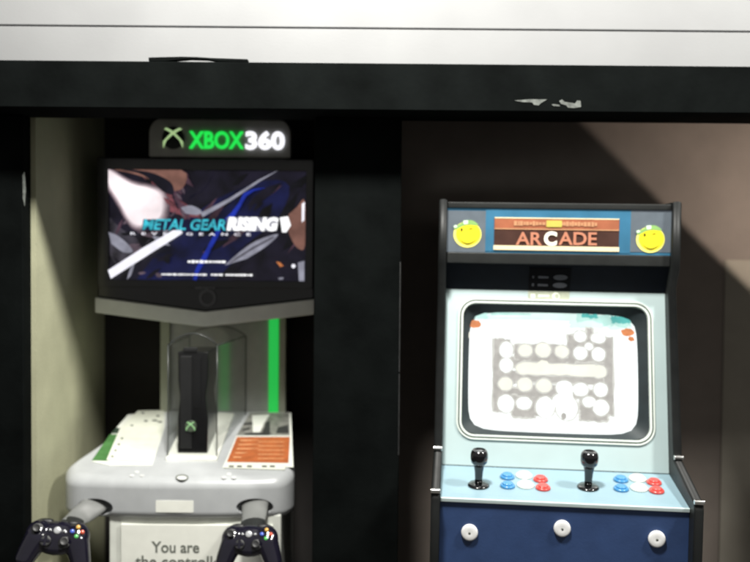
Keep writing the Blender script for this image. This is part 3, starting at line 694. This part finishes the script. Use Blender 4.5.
# glowing picture
AM = [screen_mat('crt_white', (.94, 1, .98), 1.35, .06, 12), screen_mat('crt_grey', (.52, .50, .46), 1.0, .12, 60), screen_mat('crt_teal', (.10, .52, .48), 1.0, .2, 25),
      screen_mat('crt_orange', (.80, .27, .09), 1.0, .2, 60), screen_mat('crt_blue', (.10, .18, .42), .9, .2, 30), screen_mat('crt_cream', (.93, .93, .80), 1.12, .05, 30), screen_mat('crt_mint', (.55, .88, .80), 1.0, .15, 25), screen_mat('crt_mid', (.72, .72, .66), 1.0, .1, 40), screen_mat('crt_palemint', (.78, .98, .92), 1.05, .1, 25)]
bm = NB()
NU = 28; grid = [[bm.verts.new(tube_pt(*[c_ * 1 for c_ in (-1 + 2*i/NU, -1 + 2*j/NU)])) for i in range(NU+1)] for j in range(NU+1)]
for j in range(NU):
    for i in range(NU):
        f = bm.faces.new((grid[j][i], grid[j][i+1], grid[j+1][i+1], grid[j+1][i])); f.smooth = True
        if j >= NU-2: f.material_index = 6 if j == NU-1 else 8
        
# picture coordinates measured inside the tube: x 50..690, y 58..512
def cp(x, y): return ((x - 368)/318, -(y - 282)/222)
clay = [0]
def csub(pts, mi):
    clay[0] += 1; L = .0006 + .00025*clay[0]
    ctr = (sum(p[0] for p in pts)/len(pts), sum(p[1] for p in pts)/len(pts))
    vs = [bm.verts.new(tube_pt(*cp(*p), L)) for p in pts]; c0 = bm.verts.new(tube_pt(*cp(*ctr), L))
    for i in range(len(vs)): bm.faces.new((c0, vs[i], vs[(i+1) % len(vs)])).material_index = mi
def wob(pts, a): return [(x + random.uniform(-a, a), y + random.uniform(-a, a)) for x, y in pts]
def blob(cx, cy, rx, ry, mi, a=2): csub(wob(ell(cx, cy, rx, ry, 18), a), mi)
def crect(x0, x1, y0, y1, mi, a=3):
    n = 10; P = [(x0 + (x1-x0)*k/n, y0) for k in range(n)] + [(x1, y0 + (y1-y0)*k/n) for k in range(n)] + [(x1 - (x1-x0)*k/n, y1) for k in range(n)] + [(x0, y1 - (y1-y0)*k/n) for k in range(n)]
    csub(wob(P, a), mi)
crect(56, 664, 60, 80, 8, 5); crect(430, 664, 64, 112, 8, 9); crect(560, 664, 66, 104, 6, 8); crect(462, 590, 62, 92, 6, 8); crect(590, 660, 68, 92, 2, 5); crect(480, 540, 64, 78, 2, 4); crect(60, 120, 66, 84, 6, 5)
blob(72, 108, 25, 15, 3); blob(648, 126, 25, 15, 3); blob(660, 150, 12, 10, 3); blob(54, 150, 9, 10, 5)
clay[0] += 0
base = clay[0]
LAT = ((150,586,232,268),(150,586,286,320),(150,586,345,372),(148,178,165,430),(560,588,150,430),(425,450,145,250),(495,515,118,190),(222,300,420,448),(470,570,425,452),(228,400,185,236),(425,580,180,240),(470,585,375,430),(218,320,372,440))
for x0, x1, y0, y1 in LAT: clay[0] = base - 1; crect(x0 - 6, x1 + 6, y0 - 6, y1 + 6, 7, 3)
# lattice drawn as one grey field, then rounded bright cells laid over it
for x0, x1, y0, y1 in ((150,586,232,268),(150,586,286,320),(150,586,345,372),(148,178,165,430),(560,588,150,430),(425,450,145,250),(495,515,118,190),(430,575,160,190),
                       (222,300,420,448),(470,570,425,452),(150,230,280,330),(300,400,180,236),(228,300,190,240),(168,210,165,178),(505,590,360,385),(240,400,330,372)):
    clay[0] = base + (0 if (x1-x0) > 100 else 1); crect(x0, x1, y0, y1, 1, 3)
clay[0] = base; crect(228, 400, 185, 236, 1, 4); clay[0] = base; crect(425, 580, 180, 240, 1, 4); clay[0] = base; crect(470, 585, 375, 430, 1, 4)
clay[0] = base; crect(218, 320, 372, 440, 1, 4)
top = base + 4
for cx, cy, rx, ry, mi in ((195,205,24,30,0),(195,262,24,26,0),(265,205,26,22,5),(332,202,28,26,5),(402,206,24,22,5),(470,210,25,23,0),(537,212,24,24,0),(537,152,26,18,0),(470,148,22,20,0),(502,184,14,12,0),
                           (193,330,26,24,5),(265,330,27,24,5),(335,332,28,24,5),(410,338,30,26,0),(470,342,28,24,0),(543,340,25,24,0),
                           (195,402,30,32,0),(262,398,28,22,0),(340,410,34,38,0),(420,410,40,44,0),(545,405,28,28,0),(500,385,24,18,0),(538,275,27,22,5),(262,272,30,22,5),(400,385,34,26,0)):
    clay[0] = top - 1; blob(cx, cy, rx + 5, ry + 5, 7, 1.5); clay[0] = top; blob(cx, cy, rx, ry, mi, 1.5)
clay[0] = top - 1; crect(250, 530, 247, 297, 7, 3); clay[0] = top; crect(255, 525, 252, 292, 5, 3); clay[0] = top; blob(332, 258, 24, 18, 5); clay[0] = top; crect(400, 440, 330, 380, 0, 3)
clay[0] = top + 1; blob(408, 438, 9, 13, 1)
aobj('screen', bm, AM, bez)
# instruction label over panel top
bm = NB(); lx0, lx1 = -.062, .036
sp0, sp1 = Vector((0, .0405, 1.4185)), Vector((0, .012, 1.4805)); sd = (sp1 - sp0).normalized(); sn = Vector((1,0,0)).cross(sd)
SPF = lambda u, v, w: sp0 + Vector((u, 0, 0)) + sd*v + sn*w
prism(bm, [(lx0, .001), (lx1, .001), (lx1, .060), (lx0, .060)], SPF, .0002, .0014, 0)
for zq in (.015, .036):
    scrawl(bm, SPF, lx0 + .008, lx0 + .014, zq, .010, .0010, .0018, .006, 1, 1); prism(bm, [(lx0 + .022, zq - .003), (lx0 + .046, zq - .003), (lx0 + .046, zq + .002), (lx0 + .022, zq + .003)], SPF, .0010, .0018, 1)
    prism(bm, ell(lx0 + .074, zq, .017, .007, 12), SPF, .0010, .0018, 1)
prism(bm, [(lx0, BH - .026), (lx1, BH - .026), (lx1, BH - .001), (lx0, BH - .001)], BZ, .0002, .0012, 2)
prism(bm, [(lx0 + .006, BH - .018), (lx0 + .017, BH - .018), (lx0 + .017, BH - .008), (lx0 + .006, BH - .008)], BZ, .0010, .0016, 3)
prism(bm, [(lx0 + .024, BH - .016), (lx0 + .050, BH - .014), (lx0 + .050, BH - .010), (lx0 + .024, BH - .009)], BZ, .0010, .0016, 3)
ring(bm, ell(lx0 + .066, BH - .013, .009, .010, 16), ell(lx0 + .068, BH - .013, .005, .006, 16), BZ, .0016, .0010, 3)
aobj('instruction_label', bm, [lab_k, lab_w, lab_g, lab_l])
# deck
dv = (bezB + Vector((0, -.0, -.002)) - deckF); DH = dv.length; dv.normalize(); dn = Vector((1,0,0)).cross(dv)
DK = lambda u, v, w: deckF + Vector((u, 0, 0)) + dv*v + dn*w
bm = NB(); prism(bm, [(-IW, .024), (IW, .024), (IW, DH), (-IW, DH)], DK, 0, -.018); prism(bm, [(-IW, .0035), (IW, .0035), (IW, .0239), (-IW, .0239)], DK, 0, -.006); deck = aobj('control_panel', bm, deck_m)
bm = NB(); prism(bm, [(-IW, -.002), (IW, -.002), (IW, .0033), (-IW, .0033)], DK, .0012, -.0075); aobj('deck_lip', bm, lip_m, deck, bevel=.001)
bm = NB(); box(bm, -IW, IW, deckF.y + .004, deckF.y + .022, .06, deckF.z - .0085); fp = aobj('front_panel', bm, navy_m)
DM = Matrix((( 1, 0, 0, 0), (0, dv.y, dn.y, 0), (0, dv.z, dn.z, 0), (0, 0, 0, 1)))
AW = Matrix.Translation(AC.location) @ Euler(AC.rotation_euler).to_matrix().to_4x4(); AI = AW.inverted()
def on_deck(px, py):                           # local deck (u, v) below a photo pixel
    o_ = AI @ CAM; d_ = AI.to_3x3() @ ray(px, py); t = (deckF - o_).dot(dn)/d_.dot(dn); p = o_ + d_*t - deckF
    return p.x, p.dot(dv)
def on_front(px, py):
    o_ = AI @ CAM; d_ = AI.to_3x3() @ ray(px, py); t = (deckF.y + .004 - o_.y)/d_.y; p = o_ + d_*t; return p
def place(o, u, v): o.location = DK(u, v, 0); o.rotation_euler = DM.to_3x3().to_euler()
# joysticks
bm = NB(); lathe(bm, [(.024, .0003), (.024, .0025), (.021, .005), (.012, .006)], 30); js = aobj('joystick', bm, stick_b)
bm = NB(); lathe(bm, [(.0085, .006), (.0085, .02), (.0095, .034), (.0115, .046), (.013, .052)], 24); obj('shaft', bm, stick_b, js)
bm = NB(); lathe(bm, [(.0125, .049), (.0175, .055), (.0192, .064), (.0192, .073), (.0178, .079), (.0150, .083), (.0135, .0835), (.0128, .0822), (.003, .0815)], 28); obj('grip', bm, stick_b, js)
for k, (px, py) in enumerate(((478.5, 485.5), (588, 487.5))):
    o = js if k == 0 else copy_tree(js, AC); place(o, *on_deck(px, py))
# buttons
bm = NB(); lathe(bm, [(.0155, .0002), (.0155, .0035), (.0142, .0055), (.0118, .0060)], 28); bprot = None
bm2 = NB(); lathe(bm2, [(.0112, .001), (.0112, .0082), (.0102, .0096), (.007, .0092), (.003, .0088)], 24)
ring_me = {}; spots = []
for x0, gy in ((0, 0), (113.5, 3.0)):
    spots += [(507.3 + x0, 477.5 + gy, 'blue'), (507.6 + x0, 486.5 + gy, 'blue'), (524 + x0, 476.5 + gy, 'white'), (525.5 + x0, 486 + gy, 'white'), (540.5 + x0, 480.3 + gy, 'red'), (543 + x0, 488.6 + gy, 'red')]
protos = {}
for cname, m in (('blue', b_blue), ('white', b_white), ('red', b_red)):
    a = aobj('push_button', bm.copy(), m); b = obj('plunger', bm2.copy(), m, a); protos[cname] = [a, False]
for px, py, cn in spots:
    pr = protos[cn]; o = pr[0] if not pr[1] else copy_tree(pr[0], AC); pr[1] = True
    place(o, *on_deck(px, py)); o.scale = (1.22, 1.22, 1) if cn == 'white' else (1.06, 1.06, 1); o['label'] = cn + ' arcade push button'
# front buttons
bm = NB(); lathe(bm, [(.0178, 0), (.0178, .004), (.0165, .0062), (.0145, .0070), (.0060, .0068), (.003, .0066)], 30, Matrix.Rotation(R(90), 4, 'X')); lk = aobj('front_button', bm, lock_w)
bm = NB(); lathe(bm, [(.0026, .0060), (.0026, .0072)], 12, Matrix.Rotation(R(90), 4, 'X')); obj('button_mark', bm, ink_grey, lk)
for k, (px, py) in enumerate(((469.5, 532), (562, 528), (656.5, 538.5))):
    o = lk if k == 0 else copy_tree(lk, AC); p = on_front(px, py); o.location = p

# ================================================================== LIGHT
def lamp(name, kind, loc, power, **kw):
    l = bpy.data.lights.new(name, kind); l.energy = power
    for k, v in kw.items(): setattr(l, k, v)
    o = bpy.data.objects.new(name, l); COL.objects.link(o); o.location = loc; return o
def aim(o, d): o.rotation_euler = Vector(d).to_track_quat('-Z', 'Y').to_euler()
o = lamp('room_or_fill_lamp', 'AREA', (-.15, -.95, 3.1), 92, shape='DISK', size=.26, color=(1.0, .98, .92)); aim(o, Vector((-.1, .05, 1.2)) - o.location)
o = lamp('room_or_fill_lamp', 'AREA', (1.75, -.95, 3.1), 64, shape='DISK', size=.26, color=(1.0, .98, .92)); aim(o, Vector((1.0, .2, 1.4)) - o.location)  # second lamp, added to brighten the white boards and wall at the right
# unseen spot added at the right, its cone edge cuts the lit wall wedge
A_, B_ = W(572, 125, YB), W(752, 300, YB); L0 = Vector((1.28, .12, 1.62))
n_ = (B_ - A_).cross(A_ - L0)
if n_.dot(Vector((1.2, YB, 1.9)) - L0) < 0: n_ = -n_
o = lamp('added_wedge_spot', 'SPOT', L0, 9.5, spot_size=R(179), spot_blend=.03, shadow_soft_size=.01, color=(1, .86, .74)); aim(o, n_)
w = bpy.data.worlds.new('World'); scn.world = w; w.use_nodes = True
bg = w.node_tree.nodes['Background']; bg.inputs['Color'].default_value = (1, .98, .93, 1); bg.inputs['Strength'].default_value = .24
vs = scn.view_settings; vs.view_transform = 'Standard'; vs.look = 'None'; vs.exposure = 0; vs.gamma = 1
